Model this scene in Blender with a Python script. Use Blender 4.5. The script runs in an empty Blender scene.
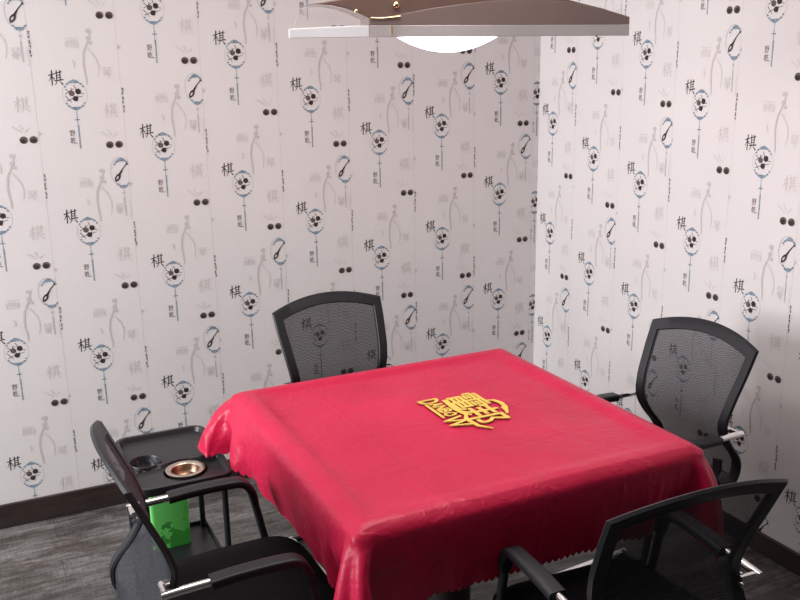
import bpy, bmesh, math, random
import numpy as np
from mathutils import Vector, Matrix
sc = bpy.context.scene
col = sc.collection
sc.view_settings.view_transform = 'Standard'
sc.view_settings.look = 'None'
sc.view_settings.exposure = -.07
R = math.radians
PI = math.pi

# ---------------------------------------------------------------- helpers
def link(name, me, parent=None, mats=()):
    o = bpy.data.objects.new(name, me)
    col.objects.link(o)
    if parent: o.parent = parent
    for m in mats: me.materials.append(m)
    return o
def tag(o, label=None, cat=None, group=None, kind=None):
    if label: o['label'] = label
    if cat: o['category'] = cat
    if group: o['group'] = group
    if kind: o['kind'] = kind
    return o
def empty(name, loc=(0, 0, 0), rz=0):
    o = bpy.data.objects.new(name, None); col.objects.link(o)
    o.location = loc; o.rotation_euler = (0, 0, rz); o.empty_display_size = .1
    return o
def bm_obj(name, bm, mat, parent=None, smooth=True, ang=35):
    me = bpy.data.meshes.new(name)
    bmesh.ops.recalc_face_normals(bm, faces=bm.faces)
    bm.to_mesh(me); bm.free()
    if smooth:
        for p in me.polygons: p.use_smooth = True
        me.set_sharp_from_angle(angle=R(ang))
    return link(name, me, parent, (mat,) if not isinstance(mat, (list, tuple)) else mat)
def bevel(o, w, seg=2, ang=35):
    m = o.modifiers.new('bevel', 'BEVEL'); m.width = w; m.segments = seg; m.limit_method = 'ANGLE'; m.angle_limit = R(ang)
    m.harden_normals = False
    return o
def add_box(bm, x0, x1, y0, y1, z0, z1, mi=0):
    v = [bm.verts.new((x, y, z)) for x in (x0, x1) for y in (y0, y1) for z in (z0, z1)]
    for f in ((0, 1, 3, 2), (4, 6, 7, 5), (0, 4, 5, 1), (2, 3, 7, 6), (0, 2, 6, 4), (1, 5, 7, 3)):
        bm.faces.new([v[i] for i in f]).material_index = mi
def add_grid(bm, rows, close=False, mi=0):
    V = [[bm.verts.new(p) for p in r] for r in rows]
    for a, b in zip(V, V[1:]):
        n = len(a)
        for i in range(n if close else n-1):
            j = (i+1) % n
            bm.faces.new((a[i], a[j], b[j], b[i])).material_index = mi
    return V
def add_tube(bm, pts, prof, closed_caps=True, up=Vector((0, 1, 0)), mi=0):
    """sweep a closed 2-D profile [(a,b)] along pts; a runs along 'up', b across; prof may be a function of t"""
    pts = [Vector(p) for p in pts]
    rows = []
    for i, p in enumerate(pts):
        t = (pts[min(i+1, len(pts)-1)]-pts[max(i-1, 0)]).normalized()
        a = (up-t*up.dot(t)).normalized()
        b = t.cross(a)
        pf = prof(i/(len(pts)-1)) if callable(prof) else prof
        rows.append([p+a*u+b*v for u, v in pf])
    V = add_grid(bm, rows, True, mi)
    if closed_caps:
        bm.faces.new(list(reversed(V[0]))).material_index = mi
        bm.faces.new(V[-1]).material_index = mi
def circ(r, n=12): return [(r*math.cos(2*PI*i/n), r*math.sin(2*PI*i/n)) for i in range(n)]
def rrect(w, h, r, n=4):
    o = []
    for cx, cy, a0 in ((w/2-r, h/2-r, 0), (-w/2+r, h/2-r, 90), (-w/2+r, -h/2+r, 180), (w/2-r, -h/2+r, 270)):
        for i in range(n+1):
            a = R(a0+90*i/n); o.append((cx+r*math.cos(a), cy+r*math.sin(a)))
    return o
def smooth_path(pts, n=8):
    P = [Vector(p) for p in pts]; P = [P[0]*2-P[1]]+P+[P[-1]*2-P[-2]]
    out = []
    for i in range(1, len(P)-2):
        for k in range(n):
            t = k/n
            p0, p1, p2, p3 = P[i-1], P[i], P[i+1], P[i+2]
            out.append(.5*((2*p1)+(p2-p0)*t+(2*p0-5*p1+4*p2-p3)*t*t+(3*p1-p0-3*p2+p3)*t**3))
    out.append(P[-2]); return out
def add_lathe(bm, prof, c=(0, 0, 0), n=40, mi=0):
    rows = [[(c[0]+r*math.cos(2*PI*i/n), c[1]+r*math.sin(2*PI*i/n), c[2]+z) for i in range(n)] for r, z in prof]
    return add_grid(bm, rows, True, mi)
def rbox(name, x0, x1, y0, y1, z0, z1, mat, parent=None, bw=.004, seg=2):
    bm = bmesh.new(); add_box(bm, x0, x1, y0, y1, z0, z1)
    return bevel(bm_obj(name, bm, mat, parent), bw, seg)

# ---------------------------------------------------------------- materials
def mat(name, c, rough=.5, metal=0, spec=.5, **k):
    m = bpy.data.materials.new(name); m.use_nodes = True
    b = m.node_tree.nodes['Principled BSDF']
    b.inputs['Base Color'].default_value = (*c, 1)
    b.inputs['Roughness'].default_value = rough
    b.inputs['Metallic'].default_value = metal
    b.inputs['Specular IOR Level'].default_value = spec
    for a, v in k.items(): b.inputs[a.replace('_', ' ')].default_value = v
    return m
def N(m, t, **k):
    n = m.node_tree.nodes.new(t)
    for a, v in k.items():
        if a in n.inputs.keys() if isinstance(a, str) else False: n.inputs[a].default_value = v
        else: setattr(n, a, v)
    return n
def L(m, a, b): m.node_tree.links.new(a, b)
def bsdf(m): return m.node_tree.nodes['Principled BSDF']
def ramp(m, src, stops):
    r = N(m, 'ShaderNodeValToRGB')
    e = r.color_ramp.elements
    while len(e) < len(stops): e.new(.5)
    for q, (p, c) in zip(e, stops): q.position = p; q.color = (*c, 1) if len(c) == 3 else c
    L(m, src, r.inputs['Fac']); return r
def noise(m, scale, detail=4, rough=.55, vec=None, sc3=None):
    n = N(m, 'ShaderNodeTexNoise'); n.inputs['Scale'].default_value = scale; n.inputs['Detail'].default_value = detail; n.inputs['Roughness'].default_value = rough
    if vec is not None:
        if sc3:
            mp = N(m, 'ShaderNodeMapping'); mp.inputs['Scale'].default_value = sc3; L(m, vec, mp.inputs['Vector']); vec = mp.outputs['Vector']
        L(m, vec, n.inputs['Vector'])
    return n
def bump(m, h, strength=.3, dist=.01, prev=None):
    b = N(m, 'ShaderNodeBump'); b.inputs['Strength'].default_value = strength; b.inputs['Distance'].default_value = dist
    L(m, h, b.inputs['Height'])
    if prev is not None: L(m, prev, b.inputs['Normal'])
    return b.outputs['Normal']
def objco(m): return N(m, 'ShaderNodeTexCoord').outputs['Object']

# wallpaper paper
M_paper = mat('wallpaper_paper', (.70, .65, .65), .6, spec=.3)
_n = noise(M_paper, 1.3, 3, vec=objco(M_paper)); _r = ramp(M_paper, _n.outputs['Fac'], [(.3, (.735, .696, .693)), (.7, (.765, .726, .723))]); L(M_paper, _r.outputs['Color'], bsdf(M_paper).inputs['Base Color'])
_n2 = noise(M_paper, 260, 2, vec=objco(M_paper)); L(M_paper, bump(M_paper, _n2.outputs['Fac'], .12, .002), bsdf(M_paper).inputs['Normal'])
def ink(name, c, var=.25):
    m = mat(name, c, .65, spec=.2)
    n = noise(m, 90, 3, vec=objco(m))
    r = ramp(m, n.outputs['Fac'], [(.3, tuple(x*(1-var) for x in c)), (.7, tuple(min(1, x*(1+var)) for x in c))])
    L(m, r.outputs['Color'], bsdf(m).inputs['Base Color']); return m
M_ink = ink('wallpaper_black_ink', (.045, .035, .036), .5)
M_stone = ink('wallpaper_brown_stone', (.135, .095, .092), .3)
M_blue = ink('wallpaper_blue_ink', (.225, .295, .37), .35)
M_grey = ink('wallpaper_grey_line', (.50, .505, .515), .12)
M_faint = ink('wallpaper_faint_grey', (.585, .535, .535), .06)
M_faint2 = ink('wallpaper_fainter_grey', (.655, .605, .605), .04)
M_seam = ink('wallpaper_seam', (.655, .61, .61), .03)

# floor: distressed dark grey planks
M_floor = mat('distressed_plank_floor', (.1, .09, .085), .5, spec=.35)
_c = objco(M_floor)
_br = N(M_floor, 'ShaderNodeTexBrick'); L(M_floor, _c, _br.inputs['Vector'])
_br.inputs['Scale'].default_value = 1; _br.inputs['Brick Width'].default_value = 1.2; _br.inputs['Row Height'].default_value = .19; _br.inputs['Mortar Size'].default_value = .0018
_br.inputs['Color1'].default_value = (.8, .8, .8, 1); _br.inputs['Color2'].default_value = (1.15, 1.12, 1.1, 1); _br.inputs['Mortar'].default_value = (.62, .62, .62, 1)
_g = noise(M_floor, 1, 8, .68, _c, (2.5, 34, 1)); _g2 = noise(M_floor, 4.5, 5, .7, _c, (1, 2.4, 1)); _g3 = noise(M_floor, 1, 6, .75, _c, (9, 60, 1)); _g4 = noise(M_floor, 1, 4, .7, _c, (70, 7, 1))
_r1 = ramp(M_floor, _g.outputs['Fac'], [(.3, (.066, .063, .061)), (.5, (.122, .118, .115)), (.7, (.195, .190, .186))])
_r2 = ramp(M_floor, _g2.outputs['Fac'], [(.42, (.52, .48, .46)), (.60, (1.1, 1.1, 1.1))])
_mx = N(M_floor, 'ShaderNodeMix', data_type='RGBA', blend_type='MULTIPLY'); _mx.inputs[0].default_value = 1; L(M_floor, _r1.outputs['Color'], _mx.inputs[6]); L(M_floor, _r2.outputs['Color'], _mx.inputs[7])
_mx2 = N(M_floor, 'ShaderNodeMix', data_type='RGBA', blend_type='MULTIPLY'); _mx2.inputs[0].default_value = 1; L(M_floor, _mx.outputs[2], _mx2.inputs[6]); L(M_floor, _br.outputs['Color'], _mx2.inputs[7])
_mm = N(M_floor, 'ShaderNodeMath', operation='MULTIPLY'); L(M_floor, _g3.outputs['Fac'], _mm.inputs[0]); L(M_floor, _g4.outputs['Fac'], _mm.inputs[1])
_r3 = ramp(M_floor, _mm.outputs[0], [(.335, (0, 0, 0)), (.43, (.6, .6, .6))])
_mx3 = N(M_floor, 'ShaderNodeMix', data_type='RGBA'); L(M_floor, _r3.outputs['Color'], _mx3.inputs[0]); _g5 = noise(M_floor, 1, 6, .8, _c, (14, 85, 1)); _g6 = noise(M_floor, 1, 3, .7, _c, (150, 14, 1)); _m5 = N(M_floor, 'ShaderNodeMath', operation='MULTIPLY_ADD'); L(M_floor, _g6.outputs['Fac'], _m5.inputs[0]); _m5.inputs[1].default_value = .45; L(M_floor, _g5.outputs['Fac'], _m5.inputs[2])
_r5 = ramp(M_floor, _m5.outputs[0], [(.55, (.52, .51, .50)), (.72, (1.0, 1.0, 1.0)), (.90, (1.45, 1.43, 1.4))]); _mx5 = N(M_floor, 'ShaderNodeMix', data_type='RGBA', blend_type='MULTIPLY'); _mx5.inputs[0].default_value = 1; L(M_floor, _mx2.outputs[2], _mx5.inputs[6]); L(M_floor, _r5.outputs['Color'], _mx5.inputs[7])
L(M_floor, _mx5.outputs[2], _mx3.inputs[6]); _mx3.inputs[7].default_value = (.33, .315, .295, 1)
L(M_floor, _mx3.outputs[2], bsdf(M_floor).inputs['Base Color'])
L(M_floor, bump(M_floor, _g3.outputs['Fac'], .25, .004), bsdf(M_floor).inputs['Normal'])

M_base = mat('dark_brown_baseboard', (.030, .020, .017), .45)
_n = noise(M_base, 1, 5, .6, objco(M_base), (6, 6, 60)); _r = ramp(M_base, _n.outputs['Fac'], [(.3, (.020, .013, .011)), (.7, (.042, .028, .024))]); L(M_base, _r.outputs['Color'], bsdf(M_base).inputs['Base Color'])
M_ceil = mat('white_ceiling', (.8, .78, .76), .8)
_n = noise(M_ceil, 3, 3, vec=objco(M_ceil)); _r = ramp(M_ceil, _n.outputs['Fac'], [(.3, (.78, .76, .74)), (.7, (.82, .80, .78))]); L(M_ceil, _r.outputs['Color'], bsdf(M_ceil).inputs['Base Color'])

# red satin cloth
M_red = mat('red_satin', (.46, .006, .040), .40, spec=.35)
_b = bsdf(M_red); _b.inputs['Sheen Weight'].default_value = .12; _b.inputs['Sheen Roughness'].default_value = .35; _b.inputs['Sheen Tint'].default_value = (1, .30, .40, 1)
_uv = N(M_red, 'ShaderNodeTexCoord').outputs['UV']
_n = noise(M_red, 5, 3, .5, _uv); _r = ramp(M_red, _n.outputs['Fac'], [(.3, (.50, .007, .048)), (.7, (.58, .011, .064))]); L(M_red, _r.outputs['Color'], _b.inputs['Base Color'])
_sx = N(M_red, 'ShaderNodeSeparateXYZ'); 
_wob = noise(M_red, 7, 2, .5, _uv); _va = N(M_red, 'ShaderNodeVectorMath', operation='MULTIPLY_ADD'); L(M_red, _wob.outputs['Color'], _va.inputs[0]); _va.inputs[1].default_value = (.016, .016, 0); L(M_red, _uv, _va.inputs[2])
L(M_red, _va.outputs[0], _sx.inputs[0])
def crease(axis, period, w):
    d = N(M_red, 'ShaderNodeMath', operation='PINGPONG'); L(M_red, _sx.outputs[axis], d.inputs[0]); d.inputs[1].default_value = period/2
    return ramp(M_red, d.outputs[0], [(0, (1, 1, 1)), (w, (0, 0, 0))]).outputs['Color']
_ad = N(M_red, 'ShaderNodeMath', operation='ADD'); L(M_red, crease('X', .25, .010), _ad.inputs[0]); L(M_red, crease('Y', .25, .010), _ad.inputs[1])
_fn = noise(M_red, 6, 5, .6, _uv); 
_nm = bump(M_red, _ad.outputs[0], .22, .004)
_nm = bump(M_red, _fn.outputs['Fac'], .40, .024, _nm)
_rg = noise(M_red, 3.2, 4, .55, _uv); _rp = N(M_red, 'ShaderNodeMath', operation='PINGPONG'); L(M_red, _rg.outputs['Fac'], _rp.inputs[0]); _rp.inputs[1].default_value = .07
_rr = ramp(M_red, _rp.outputs[0], [(0, (1, 1, 1)), (.014, (0, 0, 0))]); _nm = bump(M_red, _rr.outputs['Color'], .16, .005, _nm)
L(M_red, _nm, _b.inputs['Normal'])
M_yellow = ink('golden_yellow_print', (.80, .55, .12), .06)
M_shadow = ink('dark_red_print_outline', (.30, .004, .012), .1)

# chair
M_plast = mat('black_chair_plastic', (.013, .013, .017), .45, spec=.38)
_n = noise(M_plast, 400, 2, vec=objco(M_plast)); L(M_plast, bump(M_plast, _n.outputs['Fac'], .15, .001), bsdf(M_plast).inputs['Normal'])
M_fab = mat('black_seat_fabric', (.0065, .0055, .007), .9, spec=.12)
_n = noise(M_fab, 500, 2, vec=objco(M_fab)); L(M_fab, bump(M_fab, _n.outputs['Fac'], .4, .002), bsdf(M_fab).inputs['Normal'])
M_tube = mat('black_enamel_tube', (.014, .014, .017), .35)
_n = noise(M_tube, 60, 2, vec=objco(M_tube)); _r = ramp(M_tube, _n.outputs['Fac'], [(.3, (.012, .012, .015)), (.7, (.018, .018, .022))]); L(M_tube, _r.outputs['Color'], bsdf(M_tube).inputs['Base Color'])
M_chrome = mat('chrome', (.78, .76, .74), .16, 1)
_n = noise(M_chrome, 120, 2, vec=objco(M_chrome)); _r = ramp(M_chrome, _n.outputs['Fac'], [(.3, (.12, .12, .12)), (.7, (.22, .22, .22))]); L(M_chrome, _r.outputs['Color'], bsdf(M_chrome).inputs['Roughness'])
def mesh_fabric():
    m = mat('black_mesh_fabric', (.020, .020, .026), .7, spec=.3)
    nt = m.node_tree; uv = N(m, 'ShaderNodeTexCoord').outputs['UV']
    w = noise(m, 90, 2, .5, uv, (1, .35, 1))
    mp = N(m, 'ShaderNodeVectorMath', operation='MULTIPLY_ADD'); L(m, w.outputs['Color'], mp.inputs[0]); mp.inputs[1].default_value = (.004, .012, 0); L(m, uv, mp.inputs[2])
    wv = N(m, 'ShaderNodeTexWave', wave_type='BANDS', bands_direction='Y'); wv.inputs['Scale'].default_value = 62; wv.inputs['Distortion'].default_value = 1.2; wv.inputs['Detail'].default_value = 1
    L(m, mp.outputs[0], wv.inputs['Vector'])
    wx = N(m, 'ShaderNodeTexWave', wave_type='BANDS', bands_direction='X'); wx.inputs['Scale'].default_value = 70; L(m, mp.outputs[0], wx.inputs['Vector'])
    mul = N(m, 'ShaderNodeMath', operation='MULTIPLY_ADD'); L(m, wx.outputs['Fac'], mul.inputs[0]); mul.inputs[1].default_value = .35; L(m, wv.outputs['Fac'], mul.inputs[2])
    rp = ramp(m, mul.outputs[0], [(.2, (.98, .98, .98)), (1.0, (.68, .68, .68))])
    L(m, rp.outputs['Color'], bsdf(m).inputs['Alpha'])
    c2 = ramp(m, mul.outputs[0], [(.2, (.012, .012, .016)), (1, (.045, .045, .055))]); L(m, c2.outputs['Color'], bsdf(m).inputs['Base Color'])
    return m
M_mesh = mesh_fabric()

# table, tray stand, bin, ashtray
M_tablebody = mat('dark_table_body', (.03, .025, .025), .4)
_n = noise(M_tablebody, 12, 3, vec=objco(M_tablebody)); _r = ramp(M_tablebody, _n.outputs['Fac'], [(.3, (.025, .02, .02)), (.7, (.035, .03, .03))]); L(M_tablebody, _r.outputs['Color'], bsdf(M_tablebody).inputs['Base Color'])
M_tray = mat('black_tray_plastic', (.018, .018, .021), .38)
_n = noise(M_tray, 300, 2, vec=objco(M_tray)); L(M_tray, bump(M_tray, _n.outputs['Fac'], .2, .001), bsdf(M_tray).inputs['Normal'])
M_ash = mat('brushed_brass_steel', (.66, .57, .46), .3, 1)
_n = noise(M_ash, 40, 3, vec=objco(M_ash)); _r = ramp(M_ash, _n.outputs['Fac'], [(.3, (.58, .49, .40)), (.7, (.76, .68, .57))]); L(M_ash, _r.outputs['Color'], bsdf(M_ash).inputs['Base Color'])
M_ashin = mat('ashtray_bowl_metal', (.36, .22, .15), .32, 1)
_n = noise(M_ashin, 60, 3, vec=objco(M_ashin)); _r = ramp(M_ashin, _n.outputs['Fac'], [(.3, (.28, .17, .12)), (.7, (.44, .29, .2))]); L(M_ashin, _r.outputs['Color'], bsdf(M_ashin).inputs['Base Color'])
M_green = mat('bright_green_plastic', (.10, .62, .07), .45)
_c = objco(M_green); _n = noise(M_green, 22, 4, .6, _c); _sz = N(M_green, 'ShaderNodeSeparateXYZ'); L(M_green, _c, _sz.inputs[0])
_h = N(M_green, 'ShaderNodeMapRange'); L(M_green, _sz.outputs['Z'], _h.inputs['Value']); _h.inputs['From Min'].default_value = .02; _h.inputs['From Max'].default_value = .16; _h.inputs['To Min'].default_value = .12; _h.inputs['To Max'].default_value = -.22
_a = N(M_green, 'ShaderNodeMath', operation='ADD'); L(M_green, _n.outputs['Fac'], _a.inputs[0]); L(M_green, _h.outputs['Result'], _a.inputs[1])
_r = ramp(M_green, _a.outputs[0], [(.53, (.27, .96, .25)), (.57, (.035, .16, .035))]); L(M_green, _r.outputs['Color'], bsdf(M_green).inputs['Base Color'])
bsdf(M_green).inputs['Emission Color'].default_value = (.1, .7, .08, 1); bsdf(M_green).inputs['Emission Strength'].default_value = .10  # faint glow added to lift the green out of the tray's shade

# lamp
def acrylic(name, c, alpha, rough=.15):
    m = mat(name, c, rough); b = bsdf(m)
    n = noise(m, 6, 2, vec=objco(m)); r = ramp(m, n.outputs['Fac'], [(.3, (alpha-.04,)*3), (.7, (alpha+.04,)*3)]); L(m, r.outputs['Color'], b.inputs['Alpha'])
    return m
M_rim = acrylic('clear_pinkish_acrylic', (.62, .58, .585), .72)
M_rimw = acrylic('acrylic_window_glare', (.95, .955, 1.0), .94)  # left rim: window reflection painted in as a whiter colour
M_wing = acrylic('clear_acrylic', (.72, .66, .68), .22, .08)
M_shade = acrylic('mauve_brown_acrylic', (.305, .225, .21), .90, .25)
M_shade2 = acrylic('brown_acrylic', (.21, .135, .115), .92, .2)
M_led = mat('glowing_diffuser', (1, 1, 1), .5); bsdf(M_led).inputs['Emission Color'].default_value = (1, .985, .97, 1); bsdf(M_led).inputs['Emission Strength'].default_value = 6
_lw = N(M_led, 'ShaderNodeLayerWeight'); _lw.inputs['Blend'].default_value = .3; _r = ramp(M_led, _lw.outputs['Facing'], [(0, (1, 1, 1)), (1, (.75, .78, 1))]); L(M_led, _r.outputs['Color'], bsdf(M_led).inputs['Emission Color'])
M_gold = mat('polished_gold', (.95, .72, .38), .15, 1)
_n = noise(M_gold, 50, 2, vec=objco(M_gold)); _r = ramp(M_gold, _n.outputs['Fac'], [(.3, (.9, .66, .33)), (.7, (1, .78, .44))]); L(M_gold, _r.outputs['Color'], bsdf(M_gold).inputs['Base Color'])

CAM_R = (0.900824, -0.433908, -0.015481)
CAM_U = (0.121766, 0.218249, 0.968267)
CAM_F = (0.41676, 0.874123, -0.249439)
# ---------------------------------------------------------------- cloth solver
def drape(n, m, L, x0, y0, z0, boxes, late=(), steps=110, iters=14):
    X = np.zeros((n, m, 3))
    X[..., 0] = x0+L*np.arange(n)[:, None]; X[..., 1] = y0+L*np.arange(m)[None, :]; X[..., 2] = z0
    rs = np.random.RandomState(4)
    X[..., 2] += rs.rand(n, m)*0.002
    prev = X.copy()
    sl = slice
    def pairs(di, dj):
        out = []
        I0 = n-di; J = m-abs(dj)
        for par in (0, 1):
            if di >= dj and di > 0:
                # parity along i in blocks of di
                ii = np.array([i for i in range(I0) if (i//di) % 2 == par])
                jj = np.arange(J)
            else:
                ii = np.arange(I0)
                jj = np.array([j for j in range(J) if (j//abs(dj)) % 2 == par])
            j0 = jj if dj >= 0 else jj-dj
            out.append((np.ix_(ii, j0), np.ix_(ii+di, j0+dj)))
        return out
    cons = []
    for (di, dj, k) in ((1, 0, 1), (0, 1, 1), (1, 1, .6), (1, -1, .6), (2, 0, .12), (0, 2, .12), (4, 0, .06), (0, 4, .06)):
        r = L*math.hypot(di, dj)
        for a, b in pairs(di, dj): cons.append((a, b, r, k))
    def collide(X, prev):
        P = X.reshape(-1, 3); Q = prev.reshape(-1, 3)
        for (c, h, rad, cz, sz) in boxes:
            d = P-c
            if cz: d = np.stack([cz*d[:, 0]+sz*d[:, 1], -sz*d[:, 0]+cz*d[:, 1], d[:, 2]], 1)
            q = np.abs(d)-(h-rad)
            qm = np.maximum(q, 0)
            ln = np.linalg.norm(qm, axis=1)
            out_ = ln > 1e-9
            sd = np.where(out_, ln, q.max(1))-rad
            hit = sd < 0
            if not hit.any(): continue
            nrm = np.zeros_like(d)
            nrm[out_] = qm[out_]/ln[out_, None]
            ins = ~out_
            ax = q.argmax(1)
            nrm[ins, ax[ins]] = 1
            nrm *= np.sign(d+1e-12)
            if cz: nrm = np.stack([cz*nrm[:, 0]-sz*nrm[:, 1], sz*nrm[:, 0]+cz*nrm[:, 1], nrm[:, 2]], 1)
            hi = np.where(hit)[0]
            P[hi] -= nrm[hi]*sd[hi, None]
            mv = P[hi]-Q[hi]
            t = mv-(mv*nrm[hi]).sum(1)[:, None]*nrm[hi]
            P[hi] -= t*.6
        P[:, 2] = np.maximum(P[:, 2], .01)
        return P.reshape(n, m, 3)
    dt2 = 9.8*(1/60)**2
    for s in range(steps):
        if s == int(steps*.7): boxes = list(boxes)+list(late)
        damp = .96 if s < steps*.6 else .85
        v = (X-prev)*damp
        sp = np.linalg.norm(v, axis=2, keepdims=True)
        v *= np.minimum(1, .012/np.maximum(sp, 1e-9))
        prev = X.copy()
        X = X+v; X[..., 2] -= dt2*.15
        for it in range(iters):
            for a, b, r, k in cons:
                A = X[a]; B = X[b]
                d = B-A
                l = np.sqrt((d*d).sum(2, keepdims=True))
                c = d*(k*.5*(l-r)/np.maximum(l, 1e-9))
                X[a] = A+c; X[b] = B-c
            if it % 3 == 2: X = collide(X, prev)
        X = collide(X, prev)
    return X

# ---------------------------------------------------------------- wallpaper motifs, drawn flat in (u, v) metres around each lantern's middle
I_INK, I_STONE, I_BLUE, I_GREY, I_FAINT, I_FAINT2, I_SEAM = 1, 2, 3, 4, 5, 6, 7
def glyph(ch):
    cu = bpy.data.curves.new('g', 'FONT'); cu.body = ch; cu.size = 1; cu.resolution_u = 2
    o = bpy.data.objects.new('g', cu); col.objects.link(o)
    dg = bpy.context.evaluated_depsgraph_get()
    me = bpy.data.meshes.new_from_object(o.evaluated_get(dg))
    V = [tuple(v.co[:2]) for v in me.vertices]; F = [list(p.vertices) for p in me.polygons]
    bpy.data.objects.remove(o); bpy.data.curves.remove(cu); bpy.data.meshes.remove(me)
    if not V: return []
    x0 = min(v[0] for v in V); x1 = max(v[0] for v in V); y0 = min(v[1] for v in V); y1 = max(v[1] for v in V)
    return [[((V[i][0]-x0)/(x1-x0)-.5, (V[i][1]-y0)/(y1-y0)-.5) for i in f] for f in F]
def place(polys, cx, cy, w, h): return [[(cx+x*w, cy+y*h) for x, y in p] for p in polys]
def disc(cx, cy, rx, ry=None, n=12, rot=0):
    ry = ry or rx; c, s = math.cos(rot), math.sin(rot); o = []
    for i in range(n):
        a = 2*PI*i/n; x = rx*math.cos(a); y = ry*math.sin(a); o.append((cx+x*c-y*s, cy+x*s+y*c))
    return [o]
def stroke(pts, w0, w1=None, wm=None):
    """tapered brush stroke as quads"""
    w1 = w0 if w1 is None else w1
    if len(pts) == 2: pts = [pts[0], ((pts[0][0]+pts[1][0])/2, (pts[0][1]+pts[1][1])/2), pts[1]]
    n = len(pts); Ls = []; Rs = []
    for i, (x, y) in enumerate(pts):
        a = pts[max(i-1, 0)]; b = pts[min(i+1, n-1)]
        dx, dy = b[0]-a[0], b[1]-a[1]; l = math.hypot(dx, dy) or 1
        t = i/(n-1)
        w = (w0+(w1-w0)*t) if wm is None else (w0*(1-2*t)+wm*2*t if t < .5 else wm*(2-2*t)+w1*(2*t-1))
        Ls.append((x-dy/l*w/2, y+dx/l*w/2)); Rs.append((x+dy/l*w/2, y-dx/l*w/2))
    return [[Ls[i], Rs[i], Rs[i+1], Ls[i+1]] for i in range(n-1)]
def arc(cx, cy, rx, ry, a0, a1, w, n=20):
    return stroke([(cx+rx*math.cos(R(a0+(a1-a0)*i/n)), cy+ry*math.sin(R(a0+(a1-a0)*i/n))) for i in range(n+1)], w)
def qi(x0, y0, w, h, k=1.0):
    S = [((0, .66), (.44, .78), .07, .05), ((.25, 1.0), (.21, .0), .07, .06), ((.22, .64), (.0, .26), .06, .02), ((.26, .6), (.41, .40), .03, .07),
         ((.46, .80), (.96, .90), .06, .05), ((.58, 1.0), (.56, .34), .06, .06), ((.83, 1.0), (.80, .34), .06, .06), ((.58, .66), (.80, .69), .045, .045), ((.57, .50), (.80, .53), .045, .045),
         ((.38, .30), (1.02, .38), .06, .07), ((.58, .27), (.42, .02), .05, .03), ((.76, .27), (.98, .04), .04, .08)]
    o = []
    for a, b, wa, wb in S:
        o += stroke([(x0+a[0]*w, y0+a[1]*h), (x0+b[0]*w, y0+b[1]*h)], wa*w*1.25*k, wb*w*1.25*k)
    return o
G_ye, G_qian, G_hua, G_qin, G_qi = [glyph(c) for c in '野乾画琴棋']
def cap(cx, cy, rx, ry, sgn):
    """little blue cloud crest on an arc"""
    o = []
    for a in (-52, -36, -20, 20, 36, 52):
        o += disc(cx+rx*math.sin(R(a))*.98, cy+sgn*ry*math.cos(R(a)), 6.2 if abs(a) < 45 else 4.2, 3.6, 8, -sgn*R(a)*.8)
    o += [[(cx-19, cy+sgn*(ry-7)), (cx+19, cy+sgn*(ry-7)), (cx+11, cy+sgn*(ry+3)), (cx, cy+sgn*(ry+8)), (cx-11, cy+sgn*(ry+3))]]
    o += disc(cx-9, cy+sgn*(ry+1), 4.5, 3.5, 8)+disc(cx+9, cy+sgn*(ry+1), 4.5, 3.5, 8)
    return o
def mm(polys): return [[(x/1000, y/1000) for x, y in p] for p in polys]
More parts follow.
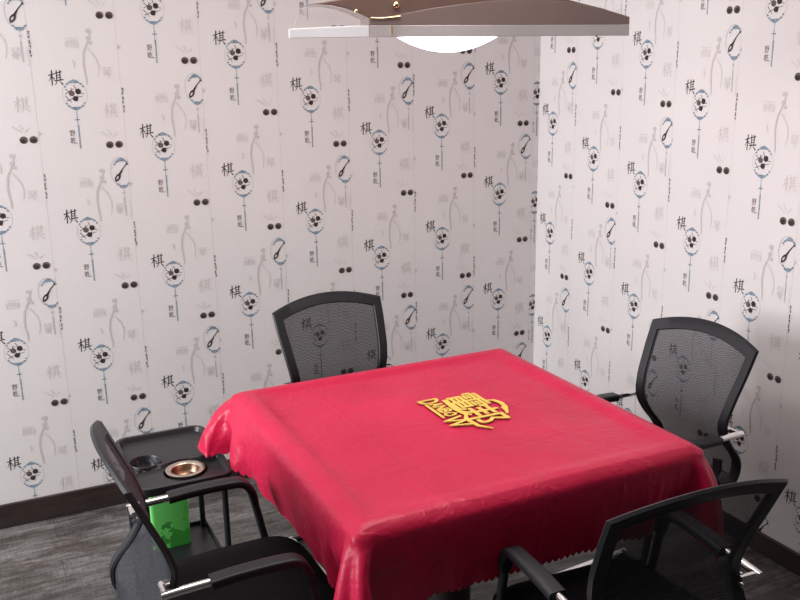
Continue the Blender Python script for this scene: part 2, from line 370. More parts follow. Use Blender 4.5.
def motif(paired, seed):
    """one repeat of the paper: list of (material, polygons)"""
    rnd = random.Random(seed); out = []
    def add(mi, p): out.append((mi, mm(p)))
    # go lantern
    add(I_GREY, arc(-2, 0, 45, 55, 0, 360, 1.5, 28))
    add(I_BLUE, cap(-2, 0, 42, 51, 1)+cap(-2, 0, 42, 51, -1))
    for a, b in (((-35, 23), (-6, 2)), ((-37, -2), (-16, -28)), ((-34, -22), (8, -6)), ((-3, 37), (12, 6)), ((-14, 26), (-12, -2)), ((-36, 4), (-4, 24)), ((12, 8), (34, 4)), ((-6, -12), (28, -4)), ((8, -2), (4, -26))):
        add(I_INK, stroke([a, b], 2.6, 1.6))
    add(I_STONE, disc(-12.7, 6, 11, 10.5)); add(I_INK, disc(11, 13, 11, 11)+disc(-1, -13.5, 10.5, 10))
    add(I_INK, qi(-90, 37, 51, 56))
    add(I_BLUE, stroke([(-2, -55), (-2, -113)], 2.2)+disc(-2, -93, 5.5, 5.5, 4)+disc(-2, -84, 3, 3, 6)+disc(-9, -93, 3, 2.5, 6)+disc(5, -93, 3, 2.5, 6)+stroke([(-1, -114), (-1, -203)], 6.2, 5.4))
    add(I_GREY, stroke([(-2.2, -116), (-2.2, -200)], 1.4))
    add(I_STONE, place(G_ye, -25.5, -144, 20, 23)+place(G_qian, -25.5, -172, 20, 24))
    add(I_STONE, stroke([(-16, -180), (-8, -184)], 1.6))
    # faint figure-like plum branch behind
    add(I_FAINT, stroke([(70, 245), (72, 225), (65, 205), (60, 190), (45, 158), (40, 120), (41.6, 91), (46, 60), (46, 38)], 4, 5, 8)+disc(69, 236, 11, 9, 9)+disc(66, 208, 9, 10, 8)+disc(74, 192, 8, 7, 7))
    add(I_FAINT2, stroke([(62, 172), (78, 150), (88, 135), (95, 112), (95, 95), (89, 64)], 5, 3))
    add(I_FAINT2, place(G_hua, 4.4, 193, 46, 36)+place(G_qin, 124, 82, 34, 40)+stroke([(2, 130), (8, 112), (3, 104)], 5))
    dv = 0 if paired else -42
    add(I_FAINT2, place(qi(-.5, -.5, 1, 1, .8), 123, -62+dv, 54, 58))
    add(I_FAINT2, stroke([(80, -141+dv), (104, -158+dv), (112, -166+dv)], 4, 2)+stroke([(106, -135+dv), (120, -160+dv)], 3, 2)+stroke([(140, -148+dv), (124, -166+dv)], 3, 2))
    # a pair of go stones
    sx = 127 if paired else 134
    for s in (-17.6, 17.6): add(I_STONE, disc(sx+s, -194+dv, 14.6, 13.8, 16)); add(I_INK, disc(sx+s-1, -197+dv, 10.5, 8.5, 14))
    # slim script column at the left edge of the strip
    y = 232
    for k in range(6):
        w = rnd.uniform(5, 9); x = -144+rnd.uniform(-1.5, 1.5)
        add(I_INK, stroke([(x-w/2, y), (x+w/2, y+rnd.uniform(0, 3))], 2.4, 2)+stroke([(x+rnd.uniform(-2, 2), y+4), (x+rnd.uniform(-2, 2), y-rnd.uniform(6, 11))], 2.6, 1.6))
        if k % 2 == 0: add(I_INK, stroke([(x-3, y-6), (x+4, y-8)], 2.6, 1.8))
        y -= 17
    add(I_FAINT, [[(-149, 400), (-149, 378), (-137, 390)]])
    if paired:  # pipa lantern, cut by the strip's edge
        o = -300; c = 138
        add(I_GREY, arc(c, o, 36, 56, 75, 275, 1.8, 18))
        add(I_BLUE, cap(c+7, o, 33, 46, 1)+cap(c+9, o-2, 36, 60, -1))
        p0 = (c-12, o-28); p1 = (c+28, o+28)
        add(I_INK, disc(p0[0]+2, p0[1]+4, 9.5, 17, 14, R(-32))+stroke([(p0[0]+6, p0[1]+10), (p0[0]+24, p0[1]+38), p1], 10, 3, 4)+disc(p1[0], p1[1], 3.5, 5, 6))
        add(I_FAINT, disc(p0[0]+1, p0[1]+3, 3.6, 8, 10, R(-32)))
        add(I_GREY, disc(c+8, o-86, 5, 5, 6)+stroke([(c+8, o-106), (c+9, o-180)], 4.6, 4)+stroke([(c+8, o-62), (c+8, o-106)], 1.4))
        for k in range(9): add(I_GREY, stroke([(c+26, o-124-k*8), (c+29, o-127-k*8)], 2.6, 1.6))
        add(I_FAINT2, place(G_qin, c-16, o-160, 22, 26))
    return out
CACHE = {(p, s): motif(p, s) for p in (True, False) for s in range(4)}
def clip(poly, lo, hi):
    for k, lim in ((1, lo), (-1, hi)):
        if not poly: return poly
        res = []
        for a, b in zip(poly, poly[1:]+poly[:1]):
            da, db = (a[0]-lim)*k, (b[0]-lim)*k
            if da >= 0: res.append(a)
            if da*db < 0:
                t = da/(da-db); res.append((a[0]+(b[0]-a[0])*t, a[1]+(b[1]-a[1])*t))
        poly = res
    return poly
HH = .3194449; VV = .53
def papered_wall(name, to3d, u0, u1, ztop, cols, normal_eps, back):
    """cols: (u of lantern column, v phase, parity, clip lo, clip hi).  One mesh: the plaster slab and its printed paper."""
    verts = []; faces = []; mids = []
    def poly(p, eps, mi):
        i = len(verts)
        for u, v in p: verts.append(to3d(u, v, eps))
        faces.append(list(range(i, i+len(p)))); mids.append(mi)
    poly([(u0, 0), (u1, 0), (u1, ztop), (u0, ztop)], 0, 0)
    i = len(verts)
    for e in (0, -back):
        for u, v in ((u0, 0), (u1, 0), (u1, ztop), (u0, ztop)): verts.append(to3d(u, v, e))
    for a, b in ((0, 1), (1, 2), (2, 3), (3, 0)):
        faces.append([i+a, i+b, i+4+b, i+4+a]); mids.append(0)
    faces.append([i+4, i+5, i+6, i+7]); mids.append(0)
    for ci, (uc, ph, par, lo, hi) in enumerate(cols):
        for side in (lo,):
            if side > u0+.01 and side < u1: poly([(side-.0009, 0), (side+.0009, 0), (side+.0009, ztop), (side-.0009, ztop)], .0003, I_SEAM)
        for j in range(-4, 6):
            vc = ph-VV*j
            if vc < -.6 or vc > ztop+.5: continue
            dz = 0; kp = 0
            for mi, polys in CACHE[(j % 2 == par, (ci+j) % 4)]:
                dz += 1
                for p in polys:
                    q = [(uc+x, vc+y) for x, y in p]
                    if max(y for _, y in q) > ztop-.002 or min(y for _, y in q) < .002: continue
                    a = max(lo, u0); b = min(hi, u1)
                    mn = min(x for x, _ in q); mx = max(x for x, _ in q)
                    if mx < a or mn > b: continue
                    if mn < a or mx > b: q = clip(q, a, b)
                    if len(q) < 3: continue
                    kp += 1; poly(q, normal_eps+kp*.000002, mi)
    me = bpy.data.meshes.new(name); me.from_pydata(verts, [], faces)
    me.polygons.foreach_set('material_index', mids); me.update()
    o = link(name, me, None, (M_paper, M_ink, M_stone, M_blue, M_grey, M_faint, M_faint2, M_seam))
    return tag(o, kind='structure')
ZTOP = 2.7
phl = [1.797, 1.723, 2.041, 1.869, 1.680, 1.482, 1.542, 1.732]; parl = [1, 0, 0, 1, 0, 1, 1, 0]
phr = [1.537, 1.926, 1.843, 1.651, 1.990, 1.80, 1.62, 1.95]; parr = [1, 1, 0, 1, 1, 0, 0, 1]
CL, CH = -.148, .1715
def xl(i): return -.21853+HH*(i-7)
cols_l = [(xl(-3), 1.90, 0), (xl(-2), 1.72, 1), (xl(-1), 1.95, 0)]+[(xl(i), phl[i], parl[i]) for i in range(8)]
cols_l = [(u, p, q, u+CL, min(u+CH, -.035)) for u, p, q in cols_l]+[(-.012, 1.676, 3, -.035, 0)]
wall_l = papered_wall('wall_left', lambda u, v, e: (u, -e, v), -3.4, 0, ZTOP, cols_l, .0004, .12)
cols_r = [(.1199+HH*i, phr[i], parr[i], .1199+HH*i+CL, .1199+HH*i+CH) for i in range(8)]
wall_r = papered_wall('wall_right', lambda u, v, e: (-e, -u, v), 0, 2.7, ZTOP, cols_r, .0004, .12)

# floor, ceiling, baseboards
bm = bmesh.new(); add_box(bm, -5.2, .12, -5.2, .12, -.1, 0); fl = bm_obj('floor', bm, M_floor, smooth=False); tag(fl, kind='structure')
bm = bmesh.new(); add_box(bm, -5.2, .12, -5.2, .12, ZTOP, ZTOP+.1); ce = bm_obj('ceiling', bm, M_ceil, smooth=False); tag(ce, kind='structure')
o = rbox('baseboard_left', -3.4, -.0005, -.013, -.0008, .0005, .105, M_base, bw=.004); tag(o, kind='structure')
o = rbox('baseboard_right', -.013, -.0008, -2.7, -.0135, .0005, .082, M_base, bw=.004); tag(o, kind='structure')

# ---------------------------------------------------------------- mesh-back office chair, facing +x, origin on the floor under the seat
BACK = [(.40, -.270), (.46, -.300), (.50, -.308), (.54, -.295), (.60, -.245), (.66, -.214), (.72, -.222), (.82, -.262), (.92, -.306), (1.02, -.350)]
def bx_(z):
    zs = [p[0] for p in BACK]; xs = [p[1] for p in BACK]
    i = max(0, min(len(zs)-2, sum(1 for q in zs if q <= z)-1))
    t = (z-zs[i])/(zs[i+1]-zs[i])
    p0, p1, p2, p3 = xs[max(i-1, 0)], xs[i], xs[i+1], xs[min(i+2, len(xs)-1)]
    return .5*(2*p1+(p2-p0)*t+(2*p0-5*p1+4*p2-p3)*t*t+(3*p1-p0-3*p2+p3)*t**3)
def bw_(z):
    zs = [.40, .48, .58, .66, .74, .84, .94, 1.02]; ws = [.190, .198, .200, .207, .219, .230, .236, .246]
    return float(np.interp(z, zs, ws))
ZC, ARCH = .918, .042
def bpt(w, z, off=0, conc=.012): return Vector((bx_(z)+conc*(w/.23)**2+off, w, z))
def loop(inset, ns=22, nt=16, nb=8):
    z0 = .425+inset; zc = ZC-inset*.75; P = []
    hw = lambda z: bw_(z)-inset
    for i in range(nb): P.append((-hw(z0)+2*hw(z0)*i/nb, z0))
    for i in range(ns): z = z0+(zc-z0)*i/ns; P.append((hw(z), z))
    W = hw(zc)
    for i in range(nt): w = W-2*W*i/nt; P.append((w, zc+(ARCH-inset*.25)*(1-(w/W)**2)))
    for i in range(ns): z = zc-(zc-z0)*i/ns; P.append((-hw(z), z))
    return P
def make_chair():
    root = empty('mesh_office_chair')
    # backrest frame
    bm = bmesh.new(); o_, i_ = loop(0), loop(.041); m_ = loop(.018)
    rows = [[bpt(w, z, 0) for w, z in o_], [bpt(w, z, .008) for w, z in loop(.005)], [bpt(w, z, .008) for w, z in loop(.036)], [bpt(w, z, 0) for w, z in i_], [bpt(w, z, -.008) for w, z in loop(.036)], [bpt(w, z, -.009) for w, z in loop(.005)]]
    add_grid(bm, rows+[], True)
    bm.verts.ensure_lookup_table(); n = len(o_)
    for i in range(n):
        j = (i+1) % n; bm.faces.new((bm.verts[5*n+i], bm.verts[5*n+j], bm.verts[j], bm.verts[i]))
    fr = bm_obj('backrest_frame', bm, M_plast, root, ang=40)
    # mesh panel
    bm = bmesh.new(); uvl = bm.loops.layers.uv.new('UVMap')
    nz, nw = 26, 14; z0 = .455; rows = []; uvs = {}
    for a in range(nz+1):
        r = []
        for b in range(nw+1):
            s = -1+2*b/nw; t = a/nz
            zc = ZC-.028; W = bw_(zc)-.037
            ztop = zc+(ARCH-.008)*(1-s*s)
            z = z0+(ztop-z0)*t; w = s*(bw_(min(z, zc+.0))-.037)
            r.append(bpt(w, z, .004)); 
        rows.append(r)
    V = add_grid(bm, rows)
    for f in bm.faces:
        for l in f.loops: l[uvl].uv = (l.vert.co.y, l.vert.co.z)
    bm_obj('backrest_mesh', bm, M_mesh, fr)
    # seat cushion
    bm = bmesh.new(); rows = []
    prof = [(.0, -.030), (.8, -.030), (.96, -.022), (1.0, -.002), (.985, .016), (.93, .028), (.7, .036), (.35, .038), (0, .038)]
    for k, h in prof:
        r = []
        for i in range(48):
            a = 2*PI*i/48; c, s = math.cos(a), math.sin(a); e = 2/6.0
            x = .245*math.copysign(abs(c)**e, c)*k; y = .24*math.copysign(abs(s)**e, s)*k
            if x < 0: y *= 1-.10*(-x/.245)
            z = .445+h-(.022*max(0, (x-.14)/.1)**2 if x > .14 else 0)
            r.append((x, y, z))
        rows.append(r)
    add_grid(bm, rows, True); bmesh.ops.remove_doubles(bm, verts=bm.verts, dist=1e-5)
    bm_obj('seat', bm, M_fab, root, ang=60)
    # under-seat frame and back bracket
    bm = bmesh.new()
    for y in (-.12, .12):
        add_tube(bm, smooth_path([(.19, y, .406), (-.10, y, .404), (-.20, y, .402), (-.262, y*.9, .412), (-.288, y*.9, .45), (-.296, y*.85, .50)], 5), rrect(.034, .014, .004, 2))
    add_tube(bm, [(.152, -.232, .402), (.152, .232, .402)], circ(.011, 10), up=Vector((0, 0, 1)))
    add_tube(bm, [(-.14, -.13, .402), (-.14, .13, .402)], circ(.011, 10), up=Vector((0, 0, 1)))
    bm_obj('seat_frame', bm, M_tube, root)
    for s in (-1, 1):
        y = .237*s
        # arm pad: flat rail that curls down at the front
        bm = bmesh.new()
        path = smooth_path([(-.130, y, .655), (-.06, y, .660), (.045, y, .660), (.085, y, .651), (.106, y, .620), (.114, y, .585)], 7)
        add_tube(bm, path, lambda t: rrect(.044-.012*max(0, t-.7)/.3, .024-.002*t, .007, 3))
        arm = bm_obj('armrest', bm, M_plast, root, ang=50)
        bm = bmesh.new()
        add_tube(bm, smooth_path([(.113, y, .59), (.148, y, .42), (.198, y, .20), (.230, y, .06), (.226, y, .024)], 5), circ(.0115, 12))
        bm_obj('front_leg', bm, M_tube, root)
        # chrome link from pad to backrest post
        bm = bmesh.new()
        yb = (bw_(.655)-.014)*s
        add_tube(bm, smooth_path([(-.126, y, .655), (-.19, y, .653), (-.230, y, .651), (-.242, y, .650)], 6), circ(.0105, 12), up=Vector((0, 0, 1)))
        tag(bm_obj('arm_link', bm, M_chrome, arm), 'chrome link between armrest and backrest')
        bm = bmesh.new(); add_tube(bm, [(bx_(.655)-.014+.02, yb, .655), (bx_(.655)-.034+.02, yb, .655)], circ(.0075, 10)); add_tube(bm, [(bx_(.632)-.014+.02, yb, .632), (bx_(.632)-.032+.02, yb, .632)], circ(.006, 10))
        add_tube(bm, [(-.232, yb*.96, .651), (-.232, y, .651)], circ(.0085, 10), up=Vector((0, 0, 1)))
        bm_obj('bolt', bm, M_chrome, fr)
        bm = bmesh.new()
        add_tube(bm, smooth_path([(.232, y, .030), (.20, y, .0145), (.0, y, .0135), (-.16, y, .0135), (-.215, y, .0145)], 5), rrect(.030, .024, .010, 3))
        bm_obj('floor_runner', bm, M_chrome, root)
    bm = bmesh.new(); add_tube(bm, [(-.2, -.237, .016), (-.2, .237, .016)], circ(.0115, 10), up=Vector((0, 0, 1)))
    bm_obj('rear_crossbar', bm, M_tube, root)
    return root
def copy_tree(o, parent=None):
    c = o.copy(); col.objects.link(c)
    if parent: c.parent = parent
    for ch in [q for q in bpy.data.objects if q.parent == o]: copy_tree(ch, c)
    return c
CHAIRS = [(-1.320, -.850, -85, 'black mesh-back armchair behind the red table, its backrest against the left wall'),
          (-.668, -1.570, 184.7, 'black mesh-back armchair between the red table and the right wall, white arm link showing'),
          (-2.020, -1.618, 0, 'black mesh-back armchair seen from the side, left of the table'),
          (-1.225, -2.150, 86.5, 'black mesh-back armchair with its back turned to the viewer, nearest in the lower right')]
chair0 = make_chair()
for k, (x, y, a, lab) in enumerate(CHAIRS):
    ch = chair0 if k == 0 else copy_tree(chair0)
    ch.location = (x, y, 0); ch.rotation_euler = (0, 0, R(a))
    if k == 1: ch.scale = (1, .96, 1)
    tag(ch, lab, 'chair', 'office chairs around the table')

# ---------------------------------------------------------------- square game table
tb = empty('game_table', (-1.3275, -1.4925, 0)); tag(tb, 'square game table hidden under the red satin cloth', 'table')
bm = bmesh.new(); add_grid(bm, [[(a*k, b*k, z) for a, b in rrect(1.02, 1.02, .07, 5)] for k, z in ((0, .70), (.95, .70), (.985, .715), (.985, .750), (.96, .762), (0, .762))], True)
bmesh.ops.remove_doubles(bm, verts=bm.verts, dist=1e-6); bm_obj('tabletop', bm, M_tablebody, tb)
bm = bmesh.new(); O = [rrect(w_, w_, r_, 5) for w_, r_ in ((.90, .02), (.905, .02), (.93, .03), (.985, .06), (1.015, .07), (1.015, .07))]; Z = (.7625, .770, .7745, .7735, .763, .7625)
V = add_grid(bm, [[(a, b, z) for a, b in o_] for o_, z in zip(O, Z)], True)
for i in range(len(V[0])): j = (i+1) % len(V[0]); bm.faces.new((V[-1][i], V[-1][j], V[0][j], V[0][i]))
bm_obj('rim_rail', bm, M_tablebody, tb)
bm = bmesh.new(); add_box(bm, -.22, .22, -.22, .22, .56, .7005); bevel(bm_obj('under_box', bm, M_tablebody, tb), .01)
bm = bmesh.new(); add_lathe(bm, [(0, .04), (.085, .04), (.075, .08), (.07, .3), (.075, .5), (.11, .56), (0, .56)], n=28); bm_obj('pedestal', bm, M_tablebody, tb)
bm = bmesh.new()
add_box(bm, -.035, .035, -.26, .26, .012, .05); add_box(bm, -.26, .26, -.034, .034, .0125, .0495)
for p in ((.235, 0), (-.235, 0), (0, .235), (0, -.235)): add_lathe(bm, [(0, 0), (.022, 0), (.022, .012), (0, .012)], (p[0], p[1], 0), 12)
bm_obj('base_foot', bm, M_tablebody, tb)

# ---------------------------------------------------------------- red satin cloth
def B_(cx, cy, z0, z1, hx, hy, rad, a=0): return (np.array([cx, cy, (z0+z1)/2]), np.array([hx, hy, (z1-z0)/2]), rad, math.cos(R(a)), math.sin(R(a)))
boxes = [B_(-1.3275, -1.4925, .66, .774, .528, .528, .02)]
for q in ((-.48, 0, .050, .530), (.48, 0, .050, .530), (0, -.48, .530, .050), (0, .48, .530, .050)):
    boxes.append(B_(-1.3275+q[0], -1.4925+q[1], .66, .786, q[2], q[3], .045))
late = []
for x, y, a, _ in CHAIRS:
    c, s = math.cos(R(a)), math.sin(R(a))
    for ly in ((-.237, .237) if abs(a) > 84.9 and a != 86.5 else ()):
        late.append(B_(x+.0*c-ly*s, y+.0*s+ly*c, .30, .684, .134, .036, .01, a))
LC = .0129; n = 117; m_ = 112
X = drape(n, m_, LC, -2.084, -2.230, .80, boxes, late)
# the back left corner is held out over the tray stand
dr = np.clip(.75-X[..., 2], 0, 1); wy = np.clip((X[..., 1]+1.50)/.42, 0, 1); wy = wy*wy*(3-2*wy); wx = np.clip((-1.78-X[..., 0])/.06, 0, 1)
X[..., 0] -= .42*dr*wy*wx
lim = -1.955
X[..., 0] = np.where(X[..., 0] < lim, lim+(X[..., 0]-lim)*.22, X[..., 0])
yl = -.935
cw = wx*np.clip((.77-X[..., 2])/.05, 0, 1)
X[..., 1] = np.where((X[..., 1] > yl), X[..., 1]*(1-cw)+(yl+(X[..., 1]-yl)*.25)*cw, X[..., 1])
ov = (X[..., 0] < -1.875) & (X[..., 1] > -1.19) & (X[..., 1] < -.69)
kk = min(1, (.785-.604)/max(1e-6, .785-np.percentile(X[..., 2][ov], 12)))
bl = wy*np.clip((-1.80-X[..., 0])/.05, 0, 1)
X[..., 2] = np.where(X[..., 2] < .785, .785-(.785-X[..., 2])*(1-bl+bl*kk), X[..., 2])
low = (X[..., 0] < -1.88) & (X[..., 1] > -1.19) & (X[..., 2] < .603)
X[..., 2] = np.where(low, .603+.03*(X[..., 2]-.603), X[..., 2])
# scalloped hem: push every other border point outward a little
def hem(row, inner, k):
    d = row-inner; l = np.linalg.norm(d, axis=1, keepdims=True)
    per = np.abs(np.sin(np.arange(len(row))*PI/3.0))[:, None]
    return row+d/np.maximum(l, 1e-6)*per*k
def densify(X):
    a = np.zeros((2*X.shape[0]-1,)+X.shape[1:]); a[::2] = X
    P = np.concatenate([2*X[:1]-X[1:2], X, 2*X[-1:]-X[-2:-1]])
    a[1::2] = (-P[:-3]+9*P[1:-2]+9*P[2:-1]-P[3:])/16
    return a
X = densify(X); X = densify(X.swapaxes(0, 1)).swapaxes(0, 1)
n, m_ = X.shape[:2]
for A, Bv in ((0, 1), (-1, -2)):
    X[A] = hem(X[A], X[Bv], .011); X[:, A] = hem(X[:, A], X[:, Bv], .011)
vs = X.reshape(-1, 3)
fs = []
for i in range(n-1):
    for j in range(m_-1): fs.append((i*m_+j, (i+1)*m_+j, (i+1)*m_+j+1, i*m_+j+1))
top_faces = len(fs); verts = [tuple(v) for v in vs]
uvx = [(i*LC/2, j*LC/2) for i in range(n) for j in range(m_)]
mids = [0]*top_faces
# printed emblem: reading direction runs along -y, its top towards +x
def emb(polys, mi, lift, ox=-1.238, oy=-1.462):
    for q, p in enumerate(polys):
        k = len(verts)
        if sum(a[0]*b[1]-b[0]*a[1] for a, b in zip(p, p[1:]+p[:1])) < 0: p = p[::-1]
        for a, b in p:   # a: along reading direction, b: up
            x, y = ox+b, oy-a
            verts.append((x, y, .7765+lift+q*4e-6)); uvx.append((x, y))
        fs.append(list(range(k, k+len(p)))); mids.append(mi)
def emblem():
    o = []
    dian, bang = glyph('電'), glyph('邦')
    o += place(dian, -.060, .030, .125, .115); o += place(bang, .060, .022, .125, .125)
    o += stroke([(-.035, .088), (-.03, .108), (0, .118), (.04, .112), (.085, .088)], .006, .004, .013)
    o += stroke([(.02, .118), (.04, .104), (.075, .096)], .003, .006, .012)
    o += stroke([(-.10, -.028), (-.02, -.036), (.03, -.030), (.045, -.015)], .016, .006)
    o += stroke([(.02, -.020), (.07, -.046), (.13, -.040), (.165, -.012)], .004, .003, .014)
    let = [('D', -.110, .034, .066, -.078), ('A', -.076, .024, .040, -.069), ('N', -.047, .026, .040, -.069), ('B', -.017, .023, .040, -.069), ('O', .013, .027, .040, -.069), ('W', .075, .078, .066, -.082)]
    for c, x, w, h, yy in let: o += place(glyph(c), x, yy, w, h)
    o += stroke([(-.088, -.101), (.030, -.101)], .005)
    return o
E0 = emblem()
for dx, dy in ((.0022, 0), (-.0022, 0), (0, .0022), (0, -.0022), (.0016, .0016), (-.0016, -.0016)):
    emb([[(a+dx, b+dy) for a, b in p] for p in E0], 1, .0006+.00025*([.0022, -.0022, 0, .0016, -.0016].index(dx)+5*(dy > 0)+2.5*(dy < 0)))
for dx, dy in ((.004, -.004),): emb([[(a+dx, b+dy) for a, b in p] for p in E0], 2, .0002)
me = bpy.data.meshes.new('tablecloth'); me.from_pydata(verts, [], fs)
me.polygons.foreach_set('material_index', mids); me.polygons.foreach_set('use_smooth', [m == 0 for m in mids])
ul = me.uv_layers.new(name='UVMap')
li = np.zeros(len(me.loops), dtype=np.int32); me.loops.foreach_get('vertex_index', li)
ul.data.foreach_set('uv', np.array(uvx, dtype=np.float32)[li].ravel()); me.update()
cloth = link('tablecloth', me, None, (M_red, M_yellow, M_shadow))
tag(cloth, 'shiny red satin tablecloth with yellow printed emblem and scalloped hem draped over the square table', 'tablecloth')

# ---------------------------------------------------------------- side tray stand
TX0, TX1, TY0, TY1, TZ = -2.205, -1.900, -1.160, -.712, .585
tx, ty = (TX0+TX1)/2, (TY0+TY1)/2
st = empty('tray_stand', (tx, ty, 0)); tag(st, 'black plastic side tray stand with cup hole, standing left of the table', 'side table')
hx, hy = (TX1-TX0)/2, (TY1-TY0)/2
ASH = (-2.032-tx, -1.040-ty); CUP = (-2.140-tx, -.935-ty)
def sstep(a, b, v): t = max(0, min(1, (v-a)/(b-a))); return t*t*(3-2*t)
def tray_h(x, y):
    # signed distance to rounded rectangle edge
    r = .045; qx = abs(x)-(hx-r); qy = abs(y)-(hy-r)
    d = -(math.hypot(max(qx, 0), max(qy, 0))+min(max(qx, qy), 0)-r)
    h = -.016*sstep(.012, .020, d)
    # ridge dividing the upper compartment, dipping round the cup hole
    yr = -.052+.012*math.sin((x+hx)*9)
    h = max(h, -.004-.012*sstep(.004, .010, abs(y-yr))) if d > .015 else h
    dc = math.hypot(x-CUP[0], y-CUP[1]); 
    if dc < .054: h = -.016
    if dc < .044: h = -.016-.022*sstep(.044, .040, dc)
    da = math.hypot(x-ASH[0], y-ASH[1])
    if da < .0675: h = -.016-.034*sstep(.0675, .065, da)
    return h
bm = bmesh.new(); nx, ny = 96, 140; r = .045; G = {}
for i in range(nx+1):
    for j in range(ny+1):
        x = -hx+2*hx*i/nx; y = -hy+2*hy*j/ny
        # squash the corners onto the rounded outline
        ax, ay = abs(x)-(hx-r), abs(y)-(hy-r)
        if ax > 0 and ay > 0:
            m = max(ax, ay); l = math.hypot(ax, ay); k = m/l
            x = math.copysign(hx-r+ax*k, x); y = math.copysign(hy-r+ay*k, y)
        G[i, j] = bm.verts.new((x, y, TZ+tray_h(x, y)))
for i in range(nx):
    for j in range(ny): bm.faces.new((G[i, j], G[i+1, j], G[i+1, j+1], G[i, j+1]))
ring = [G[i, 0] for i in range(nx)]+[G[nx, j] for j in range(ny)]+[G[nx-i, ny] for i in range(nx)]+[G[0, ny-j] for j in range(ny)]
low = [bm.verts.new((v.co.x*.985, v.co.y*.99, TZ-.026)) for v in ring]
mid = [bm.verts.new((v.co.x*1.006, v.co.y*1.004, TZ-.006)) for v in ring]
for A, Bq in ((ring, mid), (mid, low)):
    for i in range(len(ring)):
        j = (i+1) % len(ring); bm.faces.new((A[i], Bq[i], Bq[j], A[j]))
bm_obj('tray', bm, M_tray, st, ang=50)
bm = bmesh.new(); add_lathe(bm, [(.0535, TZ-.0165), (.0525, TZ-.006), (.0505, TZ-.0035), (.0475, TZ-.004), (.0455, TZ-.008), (.0435, TZ-.030), (.040, TZ-.0355), (0, TZ-.0355)], (CUP[0], CUP[1], 0), 40); bm_obj('cup_holder', bm, M_tray, st, ang=50)
for sx in (-1, 1):
    for sy in (-1, 1):
        bm = bmesh.new(); add_tube(bm, [(sx*(hx-.03), sy*(hy-.04), TZ-.02), (sx*(hx-.03), sy*(hy-.04), .0)], circ(.010, 12)); bm_obj('leg', bm, M_tube, st)
bm = bmesh.new(); add_box(bm, -hx+.012, hx-.012, -hy+.015, hy-.015, .195, .208)
add_box(bm, -hx+.012, hx-.012, hy-.023, hy-.015, .208, .222); add_box(bm, hx-.020, hx-.012, -hy+.015, hy-.023, .208, .222); add_box(bm, -hx+.012, -hx+.020, -hy+.015, hy-.023, .208, .222)
bevel(bm_obj('lower_shelf', bm, M_tray, st), .003)
# ashtray sunk in the tray
bm = bmesh.new()
ab = TZ-.047
add_lathe(bm, [(0, .0), (.040, .0), (.048, .006), (.054, .030), (.0615, .034), (.0625, .0375), (.058, .0385), (.0465, .037), (.044, .034)], n=48)
ring_o = empty('ashtray', (tx+ASH[0], ty+ASH[1], ab+.0006)); tag(ring_o, 'round metal ashtray with a wide brass rim set in the black side tray', 'ashtray')
bm_obj('rim', bm, M_ash, ring_o, ang=50)
bm = bmesh.new(); add_lathe(bm, [(.0445, .0335), (.041, .016), (.036, .010), (.030, .009)], n=48); bm_obj('bowl', bm, M_ashin, ring_o)
bm = bmesh.new(); add_lathe(bm, [(.030, .0092), (.012, .0082), (0, .008)], n=32); bm_obj('bowl_bottom', bm, M_chrome, ring_o)
# green bin on the lower shelf
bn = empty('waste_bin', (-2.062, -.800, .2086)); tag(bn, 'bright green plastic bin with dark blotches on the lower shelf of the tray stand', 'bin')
bm = bmesh.new(); rows = []
for z, k in ((.0, .0), (.0, .93), (.004, .95), (.235, 1.0), (.240, 1.03), (.246, 1.03), (.246, .98), (.236, .96), (.012, .91), (.010, 0)):
    rows.append([(a*k, b*k, z) for a, b in rrect(.140, .115, .018, 4)])
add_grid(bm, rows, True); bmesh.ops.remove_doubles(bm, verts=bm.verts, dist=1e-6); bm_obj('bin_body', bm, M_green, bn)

# ---------------------------------------------------------------- pendant lamp over the table
lp = empty('pendant_lamp', (-1.222, -1.389, 1.884), R(-10)); tag(lp, 'wide brown acrylic pendant lamp with glowing white diffuser hanging above the table', 'lamp')
LW = .504; D0 = .055; KX = 2*LW/342.
def px(X): return (X-457)*KX           # photo column -> metres along the lamp
def pz(Y): return (37-Y)*KX            # photo row -> metres above the rim's lower edge
def prism(name, pts, y0, y1, m, bw=.0015):
    bm = bmesh.new(); a = [bm.verts.new((x, y0, z)) for x, z in pts]; b = [bm.verts.new((x, y1, z)) for x, z in pts]
    bm.faces.new(a); bm.faces.new(list(reversed(b)))
    for i in range(len(a)): j = (i+1) % len(a); bm.faces.new((a[i], b[i], b[j], a[j]))
    return bevel(bm_obj(name, bm, m, lp, smooth=False), bw, 2)
P_ = lambda L_: [(px(a), pz(b)) for a, b in L_]
prism('rim_panel', P_([(360.5, 37), (628, 37), (628, 26.6), (360.5, 26.6)]), -D0, -D0+.006, M_rim)
prism('rim_panel', P_([(286, 37.5), (360, 37), (360, 26.8), (345, 27), (286, 29.5)]), -D0-.001, -D0+.006, M_rimw)
prism('clear_wing', P_([(290, 29.2), (345, 27.1), (360, 26.9), (360, 20), (350, 15.5), (338, 11.5), (325, 9), (312, 8), (302, 10), (295, 16)]), -D0+.0005, -D0+.0045, M_wing)
arch = [(628, 19), (605, 13), (585, 8.6), (560, 5), (535, 3), (510, 3), (480, 4.6), (450, 7.6), (420, 11.5), (395, 16), (380, 18.5), (360.5, 20)]
prism('front_shade', P_([(360.5, 26.4), (628, 26.4)]+arch), -D0+.001, -D0+.005, M_shade)
back = [(626, 18.5), (600, 11), (560, 2.5), (520, -5), (480, -10), (440, -12), (400, -9), (370, -4), (347, 1.5), (325, 5), (305, 8.2), (325, 8.5), (338, 11), (350, 15), (361, 20), (361, 26)]
prism('back_shade', P_([(626, 26)]+back[::1]), -D0+.007, D0, M_shade2, .003)
bm = bmesh.new()
rows = []
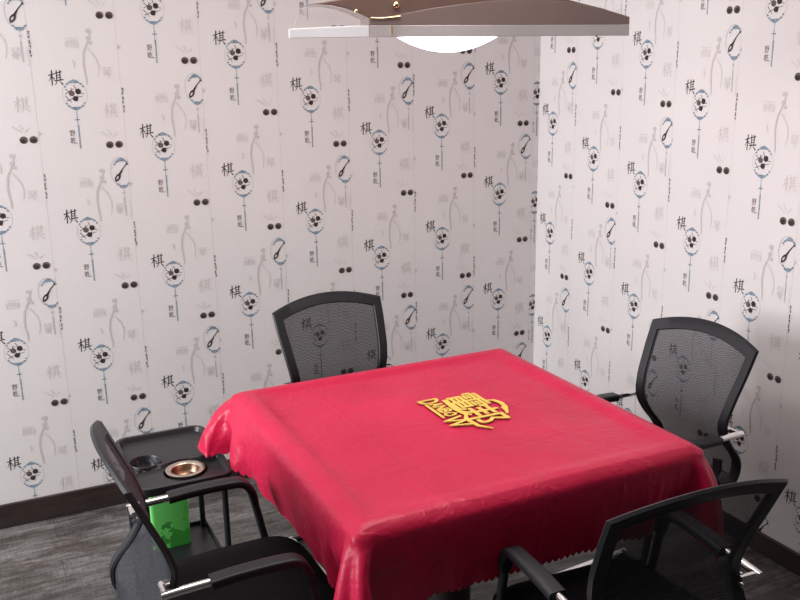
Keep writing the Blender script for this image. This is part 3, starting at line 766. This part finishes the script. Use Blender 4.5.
for k in range(13):
    a = PI/2*k/12; rows.append([(px(443)+.150*math.cos(a)*math.cos(2*PI*i/48), .050*math.cos(a)*math.sin(2*PI*i/48), .001-.042*(1-math.cos(a)**2)) for i in range(48)])
V = add_grid(bm, rows, True); bmesh.ops.remove_doubles(bm, verts=bm.verts, dist=1e-5); bm.faces.new([v for v in bm.verts if abs(v.co.z-.001) < 1e-6][:0] or V[0])
bm_obj('diffuser', bm, M_led, lp)
for X_, Y_, rr in ((387, 8.5, .0095), (349, 14, .0055)):
    bm = bmesh.new(); bmesh.ops.create_uvsphere(bm, u_segments=16, v_segments=10, radius=rr, matrix=Matrix.Translation((px(X_), -D0+(.004 if rr > .007 else .006), pz(Y_)))); bm_obj('gold_stud', bm, M_gold, lp)
bm = bmesh.new(); add_tube(bm, smooth_path([(px(362), -D0-.003, pz(20)), (px(375), -D0-.003, pz(20.2)), (px(390), -D0-.003, pz(18.6))], 5), circ(.0022, 8), up=Vector((0, 1, 0))); add_tube(bm, [(px(382), -D0-.003, pz(27)), (px(382), -D0-.003, pz(34.5))], circ(.0022, 8)); bm_obj('gold_clip', bm, M_gold, lp)
bm = bmesh.new(); zc = ZTOP-1.884
for s in (-.16, .16): add_tube(bm, [(px(440)+s, 0, pz(-4)), (px(440)+s, 0, zc-.02)], circ(.004, 8))
bm_obj('suspension_rod', bm, M_gold, lp)
bm = bmesh.new(); add_box(bm, px(440)-.24, px(440)+.24, -.035, .035, zc-.03, zc-.0005); bevel(bm_obj('ceiling_plate', bm, M_shade2, lp), .006)

# ---------------------------------------------------------------- light
def area(name, loc, target, sx, sy, power, c):
    l = bpy.data.lights.new(name, 'AREA'); l.shape = 'RECTANGLE'; l.size = sx; l.size_y = sy; l.energy = power; l.color = c
    o = bpy.data.objects.new(name, l); col.objects.link(o); o.location = loc
    o.rotation_euler = (Vector(target)-Vector(loc)).to_track_quat('-Z', 'Y').to_euler(); return o
area('window_light', (-4.9, -.95, 1.7), (-.9, -1.1, .9), 1.7, 1.7, 150, (.985, .985, 1.015))
area('ceiling_light', (-1.7, -1.6, 2.66), (-1.7, -1.6, 0), 1.2, 1.2, 23, (1, .93, .86))
l = bpy.data.lights.new('lamp_light', 'AREA'); l.shape = 'DISK'; l.size = .22; l.energy = 3; l.color = (1, .97, .95)
o = bpy.data.objects.new('lamp_light', l); col.objects.link(o); o.location = (-1.24, -1.385, 1.835)
w = bpy.data.worlds.new('world'); sc.world = w; w.use_nodes = True
w.node_tree.nodes['Background'].inputs['Color'].default_value = (.95, .95, 1, 1); w.node_tree.nodes['Background'].inputs['Strength'].default_value = .05

# ---------------------------------------------------------------- camera
cd = bpy.data.cameras.new('camera'); cam = bpy.data.objects.new('camera', cd); col.objects.link(cam)
r_ = Vector(CAM_R); u_ = Vector(CAM_U); f_ = Vector(CAM_F)
cam.matrix_world = Matrix(((r_.x, u_.x, -f_.x, -2.53425), (r_.y, u_.y, -f_.y, -3.70490), (r_.z, u_.z, -f_.z, 1.79493), (0, 0, 0, 1)))
cd.sensor_width = 36; cd.lens = 890.987/800*36; cd.clip_start = .05
sc.camera = cam
